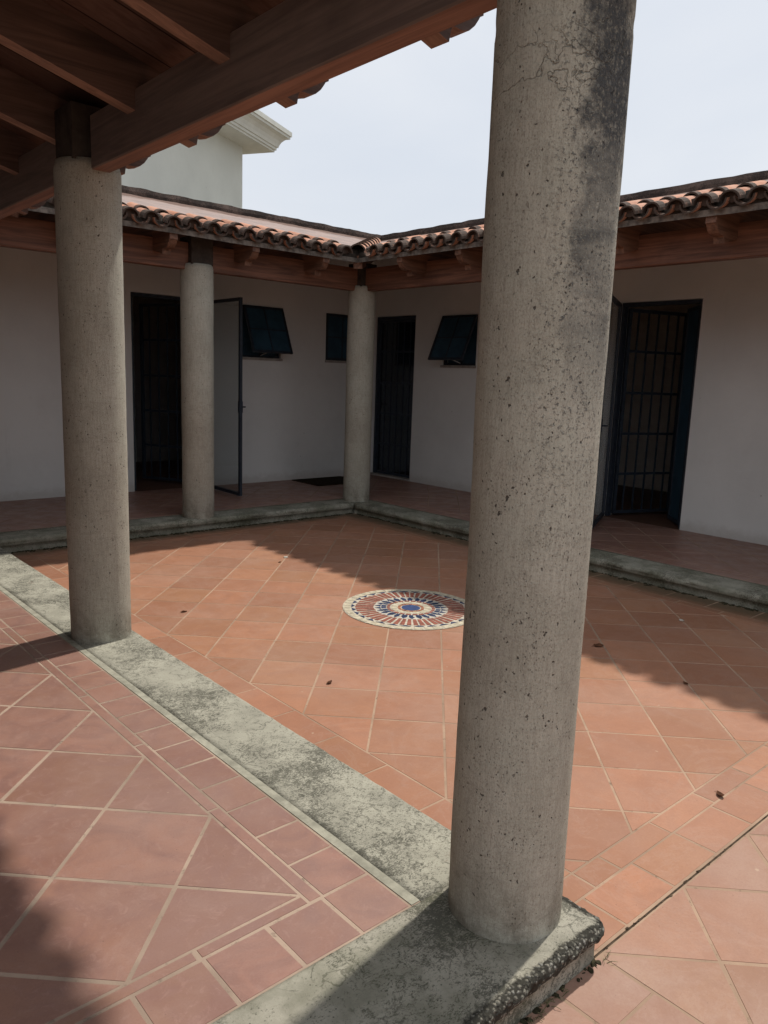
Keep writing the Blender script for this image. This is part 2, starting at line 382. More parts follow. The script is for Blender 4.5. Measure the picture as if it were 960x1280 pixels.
M['m_red'] = paint('mosaic_red', (.26,.085,.055), .35); M['m_blue'] = paint('mosaic_blue', (.022,.035,.085), .4)
M['m_centre'] = paint('mosaic_bright_blue', (.03,.055,.15)); M['m_orange'] = paint('mosaic_orange', (.42,.20,.10)); M['m_white'] = paint('mosaic_white', (.48,.44,.37))
M['ground'] = mat_plain('earth', (.16,.13,.09), .95, .1, .35, 2, .4)

# ------------------------------------------------------------------ tiled floors
def clip(poly, x0, x1, y0, y1):
    for ax, lim, sg in ((0, x0, 1), (0, x1, -1), (1, y0, 1), (1, y1, -1)):
        out = []
        for i in range(len(poly)):
            a, b = poly[i], poly[(i+1) % len(poly)]
            da, db = (a[ax]-lim)*sg, (b[ax]-lim)*sg
            if da >= 0: out.append(a)
            if (da >= 0) != (db >= 0):
                t = da/(da-db); out.append((a[0]+(b[0]-a[0])*t, a[1]+(b[1]-a[1])*t))
        poly = out
        if len(poly) < 3: return []
    return poly
def area(p): return abs(sum(p[i][0]*p[(i+1)%len(p)][1]-p[(i+1)%len(p)][0]*p[i][1] for i in range(len(p)))/2)

def put_tile(bm, lay, poly, z, mi=1, bev=.0022, dep=.004):
    # drop near-duplicate points
    q = []
    for p in poly:
        if not q or hypot(p[0]-q[-1][0], p[1]-q[-1][1]) > .004: q.append(p)
    if len(q) > 2 and hypot(q[0][0]-q[-1][0], q[0][1]-q[-1][1]) <= .004: q.pop()
    if len(q) < 3 or area(q) < .0006: return
    cx = sum(p[0] for p in q)/len(q); cy = sum(p[1] for p in q)/len(q)
    zt = z + random.uniform(-.0003, .0003); tx = random.uniform(-.0012, .0012); ty = random.uniform(-.0012, .0012)
    c = (random.random(), random.random()**2, random.random(), 1)
    R = max(hypot(p[0]-cx, p[1]-cy) for p in q)
    k = max(0, 1-bev/max(R, .02)*1.4)
    top = [bm.verts.new((cx+(p[0]-cx)*k, cy+(p[1]-cy)*k, zt+tx*(p[0]-cx)+ty*(p[1]-cy))) for p in q]
    bot = [bm.verts.new((p[0], p[1], z-dep)) for p in q]
    fs = [bm.faces.new(top)]
    n = len(q)
    for i in range(n): fs.append(bm.faces.new((bot[i], bot[(i+1)%n], top[(i+1)%n], top[i])))
    for f in fs:
        f.material_index = mi
        for l in f.loops: l[lay] = c

def field(bm, lay, x0, x1, y0, y1, z, ox, oy, w, h=None, ang=0, g=.009, stagger=0, mi=1, bad=0.02):
    h = h or w
    ca, sa = cos(ang), sin(ang)
    R = hypot(x1-x0, y1-y0)+w
    cx, cy = (x0+x1)/2, (y0+y1)/2
    # lattice indices around the region
    lx = ((cx-ox)*ca+(cy-oy)*sa); ly = (-(cx-ox)*sa+(cy-oy)*ca)
    for i in range(int((lx-R)/w)-1, int((lx+R)/w)+2):
        for j in range(int((ly-R)/h)-1, int((ly+R)/h)+2):
            a0 = i*w + (stagger*w*(j % 2)); b0 = j*h
            mx, my = ox+(a0+w/2)*ca-(b0+h/2)*sa, oy+(a0+w/2)*sa+(b0+h/2)*ca
            if not (x0-w-h < mx < x1+w+h and y0-w-h < my < y1+w+h): continue
            P = []
            for (u, v) in ((0,0),(1,0),(1,1),(0,1)):
                uu = a0 + (g/2 if u == 0 else w-g/2) + random.uniform(-.0015, .0015)
                vv = b0 + (g/2 if v == 0 else h-g/2) + random.uniform(-.0015, .0015)
                P.append((ox+uu*ca-vv*sa, oy+uu*sa+vv*ca))
            P = clip(P, x0+g/2, x1-g/2, y0+g/2, y1-g/2)
            if P: put_tile(bm, lay, P, z, mi)

def sheet(bm, x0, x1, y0, y1, z, mi=0):
    v = [bm.verts.new(p) for p in ((x0,y0,z),(x1,y0,z),(x1,y1,z),(x0,y1,z))]
    bm.faces.new(v).material_index = mi

def new_floor():
    bm = bmesh.new(); lay = bm.loops.layers.float_color.new('tone'); return bm, lay

Q = pi/4
# courtyard
bm, L = new_floor(); zc = -.130
sheet(bm, 1.80, 6.02, 1.078, 7.34, zc-.0011)
field(bm, L, 2.142, 5.66, 1.352, 6.96, zc, 2.140, 2.955, .3525, ang=Q, g=.008)
field(bm, L, 1.82, 2.142, 1.352, 7.32, zc, 1.79, 1.965, .352, .3515, g=.007)
field(bm, L, 2.142, 5.66, 1.254, 1.352, zc, 2.30, 1.254, .35, .098, g=.007)
field(bm, L, 1.82, 5.66, 1.084, 1.254, zc, 2.06, 1.084, .30, .17, g=.007)
field(bm, L, 1.82, 2.142, 1.254, 1.352, zc, 1.79, 1.254, .352, .098, g=.007)
field(bm, L, 5.66, 5.75, 1.084, 7.32, zc, 5.66, 1.1, .09, .352, g=.007)
field(bm, L, 5.75, 6.0, 1.084, 7.32, zc, 5.75, 1.25, .26, .352, g=.007)
field(bm, L, 2.142, 5.66, 6.96, 7.05, zc, 2.2, 6.96, .352, .09, g=.007)
field(bm, L, 2.142, 5.66, 7.05, 7.32, zc, 2.3, 7.05, .352, .28, g=.007)
tag(obj('courtyard_floor', bm, [M['grout_c'], M['tile_c']], recalc=True), 'sunken terracotta tiled courtyard floor with tiles laid diagonally round the mosaic', 'floor', kind='structure')
# approach south of the expansion joint
bm, L = new_floor()
sheet(bm, -5, 6.02, -6, 1.071, zc-.0014)
field(bm, L, 1.876, 6.0, -3, 1.070, zc, 2.384, 1.069, .3475, ang=Q, g=.010)
field(bm, L, 1.655, 1.876, -3, 1.070, zc, 1.655, .89, .221, .35, g=.008)
field(bm, L, -3, 1.655, -3, 1.070, zc, 1.655, .89, .3475, ang=Q, g=.010)
tag(obj('approach_floor', bm, [M['grout_c'], M['tile_s']]), 'terracotta tiled floor in the lower right beyond the dark open joint', 'floor', kind='structure')
# open dark joint between the two floors
bm = bmesh.new(); box(bm, 1.86, 6.0, 1.0712, 1.0777, zc-.012, zc-.0035)
for k in range(60):
    x = random.choice((random.uniform(1.9, 2.7), random.uniform(1.9, 5.9))); r = random.uniform(.002, .005)
    bmesh.ops.create_icosphere(bm, subdivisions=1, radius=r, matrix=Matrix.Translation((x, 1.0745+random.uniform(-.006,.006), zc-.001)) @ Matrix.Diagonal((2.2, .8, .4, 1)))
tag(obj('floor_joint', bm, mat_plain('joint_dirt', (.085,.060,.042), .95, .05, .5, 30, .4)), 'dark mossy open joint running across the lower right floor', 'joint', kind='structure')

# galleries (raised corridors)
def border_w(bm, L, y0, y1):   # along the near band
    field(bm, L, 1.287, 1.466, y0, y1, 0, 1.287, 1.457, .179, .1935, g=.009)
    field(bm, L, 1.240, 1.287, y0, y1, 0, 1.240, 1.657, .047, .62, g=.008)
bm, L = new_floor()
sheet(bm, -.93, 1.503, 1.455, 7.62, -.0011)
field(bm, L, -.93, 1.240, 1.70, 7.62, 0, 1.237, 2.245, .3845, ang=Q, g=.011)
border_w(bm, L, 1.657, 7.62)
field(bm, L, -.93, 1.466, 1.457, 1.657, 0, 1.281, 1.457, .198, .200, g=.010)
field(bm, L, -.93, 1.240, 1.657, 1.70, 0, .30, 1.657, .58, .043, g=.010)
field(bm, L, 1.240, 1.466, 1.657, 1.70, 0, 1.24, 1.657, .3, .1, g=.007)if False else None
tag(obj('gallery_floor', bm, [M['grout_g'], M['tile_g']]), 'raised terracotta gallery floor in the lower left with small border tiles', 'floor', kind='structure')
bm, L = new_floor()
sheet(bm, -.93, 7.997, 7.602, 9.352, -.0011)
field(bm, L, -.93, 6.55, 7.84, 9.35, 0, 1.237, 7.70, .3845, ang=Q, g=.008)
field(bm, L, -.93, 6.55, 7.62, 7.79, 0, 0, 7.62, .1935, .17, g=.007)
field(bm, L, -.93, 6.55, 7.79, 7.84, 0, 0, 7.79, .6, .05, g=.007)
field(bm, L, 6.55, 7.997, 7.62, 9.35, 0, 6.6, 7.70, .3845, ang=Q, g=.008)
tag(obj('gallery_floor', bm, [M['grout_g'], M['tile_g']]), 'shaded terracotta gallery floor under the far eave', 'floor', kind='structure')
bm, L = new_floor()
sheet(bm, 6.30, 7.998, -6, 7.600, -.0011)
field(bm, L, 6.33, 6.51, -3, 7.62, 0, 6.33, 1.457, .18, .1935, g=.007)
field(bm, L, 6.51, 6.56, -3, 7.62, 0, 6.51, 1.657, .05, .62, g=.007)
field(bm, L, 6.56, 7.997, -3, 7.62, 0, 6.56, 2.2, .3845, ang=Q, g=.009)
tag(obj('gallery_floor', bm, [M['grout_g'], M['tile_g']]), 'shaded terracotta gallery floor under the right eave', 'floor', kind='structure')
# solid base below the raised floors
bm = bmesh.new()
box(bm, -.93, 1.50, 1.46, 7.60, -.16, -.006); box(bm, -.93, 7.99, 7.605, 9.34, -.16, -.006); box(bm, 6.325, 7.99, -6, 7.60, -.16, -.006)
tag(obj('gallery_base', bm, M['mortar']), 'concrete base under the raised gallery floors', 'base', kind='structure')
bm = bmesh.new(); sheet(bm, -300, 300, -300, 300, -.17)
tag(obj('ground', bm, M['ground']), 'bare earth ground around the house', 'ground', kind='structure')

# ------------------------------------------------------------------ kerbs, band and plinth
def edge_strip(name, x0, x1, y0, y1, nose, mat, rough=.002, thick=.05, rr=.018, step=.03, under=.02, zb=-.14):
    """slab with rounded, worn noses on the sides listed in `nose` (subset of 'WESN')"""
    bm = bmesh.new(); lay = bm.verts.layers.float.new('edge')
    def axis(a, b, lo, hi):
        L_ = b-a; n = max(2, int(L_/step)); p = [a+L_*i/n for i in range(n+1)]
        extra = [rr*.3, rr*.7, rr, rr*1.6, rr*2.4]
        if lo: p += [a+e for e in extra]
        if hi: p += [b-e for e in extra]
        return sorted(set(round(v, 5) for v in p))
    X = axis(x0, x1, 'W' in nose, 'E' in nose); Y = axis(y0, y1, 'S' in nose, 'N' in nose)
    def dist(x, y):
        d = [9]
        if 'W' in nose: d.append(x-x0)
        if 'E' in nose: d.append(x1-x)
        if 'S' in nose: d.append(y-y0)
        if 'N' in nose: d.append(y1-y)
        return min(d)
    G = {}
    for i, x in enumerate(X):
        for j, y in enumerate(Y):
            d = dist(x, y); z = 0
            if d < rr: z = -(rr - sqrt(max(0, rr*rr-(rr-d)**2)))
            nv = noise.fractal(Vector((x*14, y*14, 1)), 1, 2, 5)
            nv2 = noise.fractal(Vector((x*55, y*55, 4)), 1, 2, 4)
            e = max(0, 1-d/.06)
            z += (nv*.4+nv2*.6)*rough*(.35+2.2*e) - (e*rough*.8)
            xx, yy = x, y
            # round the slab's outer corner
            if 'S' in nose and 'E' in nose:
                cr = .035; dx, dy = x-(x1-cr), (y0+cr)-y
                if dx > 0 and dy > 0:
                    m = max(dx, dy); hh = hypot(dx, dy)
                    if hh > 0: xx = (x1-cr)+dx*m/hh; yy = (y0+cr)-dy*m/hh
            v = bm.verts.new((xx, yy, min(z, .0045) if d > rr else z)); v[lay] = e
            G[i, j] = v
    for i in range(len(X)-1):
        for j in range(len(Y)-1):
            bm.faces.new((G[i,j], G[i+1,j], G[i+1,j+1], G[i,j+1]))
    # outer wall loop : down, under, riser
    nx, ny = len(X), len(Y)
    loop = [(i, 0) for i in range(nx)] + [(nx-1, j) for j in range(1, ny)] + [(i, ny-1) for i in range(nx-2, -1, -1)] + [(0, j) for j in range(ny-2, 0, -1)]
    cx, cy = (x0+x1)/2, (y0+y1)/2
    rings = [[G[k] for k in loop]]
    def inset(k, amt):
        i, j = k; v = G[k].co.copy()
        sx = 1 if i == 0 and 'W' in nose else (-1 if i == nx-1 and 'E' in nose else 0)
        sy = 1 if j == 0 and 'S' in nose else (-1 if j == ny-1 and 'N' in nose else 0)
        if 'S' in nose and 'E' in nose:      # follow the rounded corner
            cr = .035
            if v.x > x1-cr and v.y < y0+cr:
                dd = Vector((v.x-(x1-cr), v.y-(y0+cr), 0))
                if dd.length > 0: dd.normalize(); return Vector((v.x-dd.x*amt, v.y-dd.y*amt, 0))
        return Vector((v.x+sx*amt, v.y+sy*amt, 0))
    for amt, z, ro in ((0.0, -thick*.5, 1), (.001, -thick*.8, 1), (.006, -thick, 1), (under, -thick-.002, .3), (under, (-thick+zb)/2, .3), (under, zb, 0)):
        ring = []
        for k in loop:
            p = inset(k, amt)
            nv = noise.fractal(Vector((p.x*30, p.y*30, z*40+3)), 1, 2, 5)
            p += Vector((nv, noise.fractal(Vector((p.x*30+9, p.y*30, z*40+3)), 1, 2, 5), 0))*rough*ro*1.6 if nose else Vector()
            v = bm.verts.new((p.x, p.y, z)); v[lay] = 1. if amt < .01 else 0.
            ring.append(v)
        rings.append(ring)
    n = len(loop)
    for a, b in zip(rings, rings[1:]):
        for i in range(n): bm.faces.new((a[i], a[(i+1)%n], b[(i+1)%n], b[i]))
    return obj(name, bm, mat, smooth=True)
tag(edge_strip('kerb', 1.503, 1.852, 1.4575, 7.249, 'E', M['band'], .0016, .05, .012, .03, .012), 'sunlit pale concrete strip stained with black lichen, running under the two nearest columns', 'kerb', kind='structure')
tag(edge_strip('plinth', -.93, 1.877, 1.045, 1.456, 'SE', M['plinth'], .0040, .048, .020, .011, .022), 'weathered concrete plinth slab with a rough gravelly edge under the nearest column', 'plinth', kind='structure')
tag(edge_strip('kerb', -.93, 6.325, 7.250, 7.601, 'S', M['kerb'], .0022, .062, .028, .045, .035), 'shaded mossy concrete kerb under the far gallery columns', 'kerb', kind='structure')
tag(edge_strip('kerb', 5.965, 6.325, -6, 7.249, 'W', M['kerb'], .0022, .062, .028, .045, .035), 'shaded mossy concrete kerb along the right gallery', 'kerb', kind='structure')
bm = bmesh.new(); box(bm, 1.469, 1.5025, 1.46, 7.6, -.01, .0015)
tag(obj('mortar_strip', bm, M['mortar']), 'thin pale mortar line between border tiles and concrete strip', 'mortar', kind='structure')

# ------------------------------------------------------------------ columns
def column(x, y, mat, label, seed, r=.168, top=2.60, rings=70):
    t = empty('stone_column', (x, y, 0)); tag(t, label, 'column', 'round stone columns around the courtyard')
    bm = bmesh.new(); n = 72; prev = None
    zs = [(-.01+(top+.01)*i/rings) for i in range(rings+1)]
    for zi, z in enumerate(zs):
        ring = []
        for k in range(n):
            a = 2*pi*k/n
            rr = r + .0030*noise.noise(Vector((cos(a)*1.2+seed, sin(a)*1.2, z*1.3))) + .0016*noise.noise(Vector((cos(a)*5+seed, sin(a)*5, z*7)))
            if z > top-.02: rr -= .010*((z-(top-.02))/.02)**2
            if abs(z-(top-.20)) < .012: rr -= .0018
            ring.append(bm.verts.new((cos(a)*rr, sin(a)*rr, z)))
        if prev:
            for k in range(n): bm.faces.new((prev[k], prev[(k+1)%n], ring[(k+1)%n], ring[k]))
        prev = ring
    bm.faces.new(prev)
    sh = obj('shaft', bm, mat, smooth=True); sh.parent = t
    bm = bmesh.new(); box(bm, -.120, .120, -.120, .120, top-.01, 2.86)
    st = obj('stub_post', bm, M['stub']); st.parent = t
    return t
column(1.69, 1.29, M['col_stained'], 'nearest big stone column with a black lichen stain down its right side, on the plinth', 3, .1665, 2.60, 150)
column(1.672, 4.33, M['col'], 'left stone column standing on the sunlit strip behind the nearest column', 17)
column(3.955, 7.425, M['col'], 'pale stone column on the far kerb beside the open glass door', 29, .166)
column(6.15, 7.425, M['col'], 'stone column at the inner corner where both far kerbs meet', 41, .166)
column(1.672, 7.425, M['col'], 'stone column at the far left corner of the courtyard', 53)
column(6.15, 4.33, M['col'], 'stone column on the right kerb hidden behind the nearest column', 67)
column(6.15, 1.29, M['col'], 'stone column on the right kerb beyond the right edge of the view', 71)

# ------------------------------------------------------------------ roofs and walls of the wings
SL = .27
def B(v): return 2.785 + SL*(v+.49)        # underside of boards
def T(v): return 2.925 + SL*(v+.49)        # roof skin
F_far = lambda u, v, z: (u, 7.425+v, z)
F_right = lambda u, v, z: (6.15+v, u, z)
F_near = lambda u, v, z: (1.675-v, u, z)

def wing_roof(root, F, ends, v1, rafters, beams, boards, wbeam, wraf, seed, tile_u, has_tiles=True):
    rnd = random.Random(seed)
    e0, e1 = ends       # functions v -> u
    va = -.40
    def slabmesh(zlo, zhi, v0, vv1, n=1, attr=False, mat=None, name=''):
        bm = bmesh.new(); lay = bm.verts.layers.float.new('edge')
        m = 80 if attr else 1
        rows = [v0+(vv1-v0)*i/n for i in range(n+1)]
        g = {}
        for s_, zf in enumerate((zlo, zhi)):
            for i, v in enumerate(rows):
                for j in range(m+1):
                    u = e0(v)+(e1(v)-e0(v))*j/m
                    z = zf(v)
                    if attr and s_: z += .012*noise.fractal(Vector((u*2.5, v*4, seed)), 1, 2, 4)
                    p = bm.verts.new(F(u, v, z)); p[lay] = max(0, 1-(vv1-v)/1.1) if attr else 0
                    g[s_, i, j] = p
        for i in range(n):
            for j in range(m):
                bm.faces.new((g[0,i,j], g[0,i+1,j], g[0,i+1,j+1], g[0,i,j+1]))
                bm.faces.new((g[1,i,j], g[1,i,j+1], g[1,i+1,j+1], g[1,i+1,j]))
        for j in range(m):
            bm.faces.new((g[0,0,j], g[0,0,j+1], g[1,0,j+1], g[1,0,j]))
            bm.faces.new((g[0,n,j], g[1,n,j], g[1,n,j+1], g[0,n,j+1]))
        for i in range(n):
            bm.faces.new((g[0,i,0], g[1,i,0], g[1,i+1,0], g[0,i+1,0]))
            bm.faces.new((g[0,i,m], g[0,i+1,m], g[1,i+1,m], g[1,i,m]))
        return obj(name, bm, mat, root)
    slabmesh(B, lambda v: B(v)+.03, va, v1, 1, False, boards, 'ceiling_boards')
    roof = slabmesh(lambda v: B(v)+.032, T, va+.10, v1, 10, True, M['rslab'], 'roof')
    # fascia board under the tile ends
    bm = bmesh.new()
    A = [(-.435, B(-.435)-.006), (-.402, B(-.402)-.006), (-.402, B(-.402)+.048), (-.435, B(-.435)+.040)]
    m = 40; rows = []
    for j in range(m+1):
        r_ = []
        for (v, z) in A:
            u = e0(v)+(e1(v)-e0(v))*j/m
            w = .006*noise.noise(Vector((u*1.3, seed, 0)))
            r_.append(bm.verts.new(F(u, v, z+w)))
        rows.append(r_)
    for a, b in zip(rows, rows[1:]):
        for k in range(4): bm.faces.new((a[k], a[(k+1)%4], b[(k+1)%4], b[k]))
    bm.faces.new(rows[0]); bm.faces.new(rows[-1][::-1])
    obj('eave_board', bm, M['eave'], root)
    # ridge cap
    cap = bmesh.new(); m = 110
    vr0, vr1 = v1-.10, v1+.08
    prof = [(vr0, T(vr0)-.05), (vr0-.012, T(vr0)+.035), (vr0, T(vr0)+.085), ((vr0+vr1)/2, T(vr0)+.10), (vr1, T(vr0)+.08), (vr1, T(vr0)-.10)]
    rows = []
    for j in range(m+1):
        r_ = []
        for k, (v, z) in enumerate(prof):
            u = e0(v)+(e1(v)-e0(v))*j/m
            w = .007*noise.fractal(Vector((u*7, k*.7, seed)), 1, 2, 5) + (.006 if (int(u*3.6) % 2) else 0)
            r_.append(bm_v(cap, F(u, v+w*.4, z+w*(1 if 0 < k < 5 else 0))))
        rows.append(r_)
    for a, b in zip(rows, rows[1:]):
        for k in range(len(prof)): cap.faces.new((a[k], a[(k+1)%len(prof)], b[(k+1)%len(prof)], b[k]))
    cap.faces.new(rows[0]); cap.faces.new(rows[-1][::-1])
    o = obj('ridge_cap', cap, M['rcap'], roof); 
    # barrel tiles of the eave course
    if has_tiles:
        bm = bmesh.new(); lay = bm.loops.layers.float_color.new('tone')
        sp = .2045
        def barrel(uc, zoff, up, r0, r1, v0, vv1, th, rnd):
            n = 10; tone = (rnd.random(), rnd.random())
            dz = rnd.uniform(-.006, .006); du = rnd.uniform(-.006, .006); dv = rnd.uniform(-.015, .012); tw = rnd.uniform(-.012, .012)
            segs = 4; rows = []
            for s_ in range(segs+1):
                t = s_/segs; v = v0+dv+(vv1-v0)*t; r = r0+(r1-r0)*t
                zc_ = B(v)+zoff+dz
                o_ = []; i_ = []
                for k in range(n+1):
                    a = pi*k/n
                    o_.append(bm.verts.new(F(uc+du+tw*t+cos(a)*r, v, zc_+up*sin(a)*r*.92)))
                    i_.append(bm.verts.new(F(uc+du+tw*t+cos(a)*(r-th), v, zc_+up*sin(a)*(r-th)*.92)))
                rows.append((o_, i_))
            def face(vs, front=None):
                f = bm.faces.new(vs)
                for l in f.loops:
                    e = front if front is not None else 0
                    l[lay] = (tone[0], tone[1], e, 1)
                return f
            for s_ in range(segs):
                fr = 1-s_*1.2
                for k in range(n):
                    (o0, i0), (o1, i1) = rows[s_], rows[s_+1]
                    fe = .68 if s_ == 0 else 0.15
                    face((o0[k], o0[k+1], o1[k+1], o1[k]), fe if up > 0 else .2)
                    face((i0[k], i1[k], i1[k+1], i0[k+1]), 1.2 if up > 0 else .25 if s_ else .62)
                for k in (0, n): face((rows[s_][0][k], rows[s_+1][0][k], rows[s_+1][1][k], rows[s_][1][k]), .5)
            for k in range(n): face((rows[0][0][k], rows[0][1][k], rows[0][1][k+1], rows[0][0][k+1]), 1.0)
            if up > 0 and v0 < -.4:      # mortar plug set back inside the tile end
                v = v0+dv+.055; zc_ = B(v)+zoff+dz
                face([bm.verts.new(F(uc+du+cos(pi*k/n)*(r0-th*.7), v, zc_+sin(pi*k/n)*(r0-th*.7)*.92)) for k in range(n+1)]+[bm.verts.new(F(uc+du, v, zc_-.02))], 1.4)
        u = tile_u; ulo, uhi = e0(-.49)+.10, e1(-.49)-.10
        while u > ulo+sp: u -= sp
        while u < uhi:
            if u > ulo:
                barrel(u, .088, 1, .083, .074, -.505, -.13, .014, rnd)
                # second, set-back course ends
                barrel(u, .108, 1, .080, .074, -.29, -.02, .014, rnd)
            if ulo < u+sp/2 < uhi: barrel(u+sp/2, .110, -1, .078, .074, -.488, -.10, .014, rnd)
            u += sp
        obj('roof_tiles', bm, M['rtile'], roof, recalc=False)
        # mortar packed behind the tile ends
        bm = bmesh.new()
        pr_ = [(-.43, B(-.43)+.031), (-.43, B(-.43)+.085), (-.40, B(-.40)+.130), (-.15, B(-.15)+.145), (-.15, B(-.15)+.031)]
        a = [bm.verts.new(F(e0(v), v, z)) for v, z in pr_]; b = [bm.verts.new(F(e1(v), v, z)) for v, z in pr_]
        for k in range(5): bm.faces.new((a[k], a[(k+1)%5], b[(k+1)%5], b[k]))
        bm.faces.new(a); bm.faces.new(b[::-1])
        obj('mortar_bed', bm, M['fill'], roof)
    # rafters with ogee tails
    prof = [(-.415, B(-.415)-.001), (-.415, B(-.415)-.058), (-.402, B(-.40)-.066), (-.392, B(-.39)-.085), (-.375, B(-.375)-.112), (-.350, B(-.35)-.140),
            (-.318, B(-.318)-.158), (-.285, B(-.285)-.166), (-.270, B(-.27)-.172), (-.264, B(-.264)-.190), (-.258, B(-.258)-.225), (1.80, B(1.80)-.225), (1.80, B(1.80)-.001)]
    bm0 = None
    for k, u in enumerate(rafters):
        b_ = bmesh.new(); w = .041
        prism(b_, prof, lambda p, q, a, u=u: F(u+a, p, q), -w, w)
        if wraf is M['raf_old_shaded']:
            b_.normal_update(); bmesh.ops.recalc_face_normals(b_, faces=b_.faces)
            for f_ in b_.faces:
                if f_.normal.z < -.6: f_.material_index = 1  # downward faces get the wood with light from below painted in
            obj('rafter', b_, [wraf, M['raf_under_lit']], root)
        else: obj('rafter', b_, wraf, root)
    for (u0, u1) in beams:
        b_ = bmesh.new()
        x = [F(u0, -.05, 2.54), F(u1, .05, 2.80)]
        box(b_, min(x[0][0], x[1][0]), max(x[0][0], x[1][0]), min(x[0][1], x[1][1]), max(x[0][1], x[1][1]), 2.54, 2.80)
        bmesh.ops.bevel(b_, geom=b_.edges[:], offset=.006, segments=1, affect='EDGES')
        b_.normal_update()
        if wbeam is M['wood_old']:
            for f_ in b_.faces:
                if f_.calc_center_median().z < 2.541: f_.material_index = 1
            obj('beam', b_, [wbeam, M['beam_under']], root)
        else: obj('beam', b_, wbeam, root)
    return roof
def bm_v(bm, p): return bm.verts.new(p)

def wall_mesh(F, u0, u1, vf, vb, ztop, holes):
    """wall with openings; holes = (ua,ub,za,zb)"""
    us = sorted({u0, u1, *[h[0] for h in holes], *[h[1] for h in holes]})
    zs = sorted({-.16, ztop, *[h[2] for h in holes], *[h[3] for h in holes]})
    bm = bmesh.new()
    def solid(i, j):
        if not (0 <= i < len(us)-1 and 0 <= j < len(zs)-1): return False
        uc, zc_ = (us[i]+us[i+1])/2, (zs[j]+zs[j+1])/2
        return not any(h[0] < uc < h[1] and h[2] < zc_ < h[3] for h in holes)
    V = {}
    def vv(i, j, s): 
        if (i, j, s) not in V: V[i, j, s] = bm.verts.new(F(us[i], vf if s == 0 else vb, zs[j]))
        return V[i, j, s]
    for i in range(len(us)-1):
        for j in range(len(zs)-1):
            if not solid(i, j): continue
            bm.faces.new([vv(*k, 0) for k in ((i,j),(i+1,j),(i+1,j+1),(i,j+1))])
            bm.faces.new([vv(*k, 1) for k in ((i,j),(i,j+1),(i+1,j+1),(i+1,j))])
            for (di, dj, a, b) in ((-1,0,(i,j),(i,j+1)), (1,0,(i+1,j),(i+1,j+1)), (0,-1,(i,j),(i+1,j)), (0,1,(i,j+1),(i+1,j+1))):
                if not solid(i+di, j+dj): bm.faces.new((vv(*a,0), vv(*b,0), vv(*b,1), vv(*a,1)))
    return bm

# ---- door and window builders (local frame: A=(hinge point), d=direction along leaf)
def leaf(parent_obj, p, d, w, z0, z1, glass=True, bars=False, prof=.038, nm='glass_door', handle=True, edge=False):
    """hinged leaf standing from p along horizontal unit d"""
    p = Vector((p[0], p[1], 0)); d = Vector((d[0], d[1], 0)).normalized(); nrm = Vector((-d.y, d.x, 0))
    bm = bmesh.new(); Z = Vector((0,0,1))
    q = p+d*w
    for a, b in ((p+d*prof/2+Z*z0, p+d*prof/2+Z*z1), (q-d*prof/2+Z*z0, q-d*prof/2+Z*z1)): bar(bm, a, b, prof, .034, up=nrm)
    for z in (z0+prof/2, z1-prof/2): bar(bm, p+d*prof+Z*z, q-d*prof+Z*z, .034, prof)
    o = obj(nm, bm, M['metal'], parent_obj)
    if glass:
        bm = bmesh.new(); bar(bm, p+d*prof*.9+Z*(z0+z1)/2, q-d*prof*.9+Z*(z0+z1)/2, .006, z1-z0-prof*1.8)
        obj('pane', bm, M['glass'], o)
    if bars:
        bm = bmesh.new()
        nb = max(2, int(w/.135))
        for k in range(1, nb):
            c_ = p+d*(w*k/nb); bar(bm, c_+Z*(z0+prof), c_+Z*(z1-prof), .016, .016, up=nrm)
        for k in range(1, 5):
            z = z0+(z1-z0)*k/5; bar(bm, p+d*prof+Z*z, q-d*prof+Z*z, .012, .030)
        obj('grille', bm, M['metal'], o)
    if handle:
        bm = bmesh.new(); c_ = q-d*prof*.5+Z*1.12
        bar(bm, c_-Z*.07, c_+Z*.07, .044, .046, up=nrm); cyl(bm, c_+nrm*.02, .009, .05, 10, nrm); bar(bm, c_+nrm*.065, c_+nrm*.065-d*.10, .014, .014)
        obj('handle', bm, M['metal'], o)
    return o

def door_frame(parent_obj, F, ua, ub, z1, v, nm='door_frame'):
    bm = bmesh.new(); t = .045
    for (u0, u1, za, zb) in ((ua+.003, ua+t, .003, z1-.003), (ub-t, ub-.003, .003, z1-.003), (ua+t, ub-t, z1-t, z1-.003)):
        a = F(u0, v, za); b = F(u1, v+.06, zb)
        box(bm, min(a[0],b[0]), max(a[0],b[0]), min(a[1],b[1]), max(a[1],b[1]), za, zb)
    return obj(nm, bm, M['metal'], parent_obj)

def fbox(bm, F, u0, u1, v0, v1, z0, z1):
    a = F(u0, v0, z0); b = F(u1, v1, z1)
    box(bm, min(a[0],b[0]), max(a[0],b[0]), min(a[1],b[1]), max(a[1],b[1]), z0, z1)

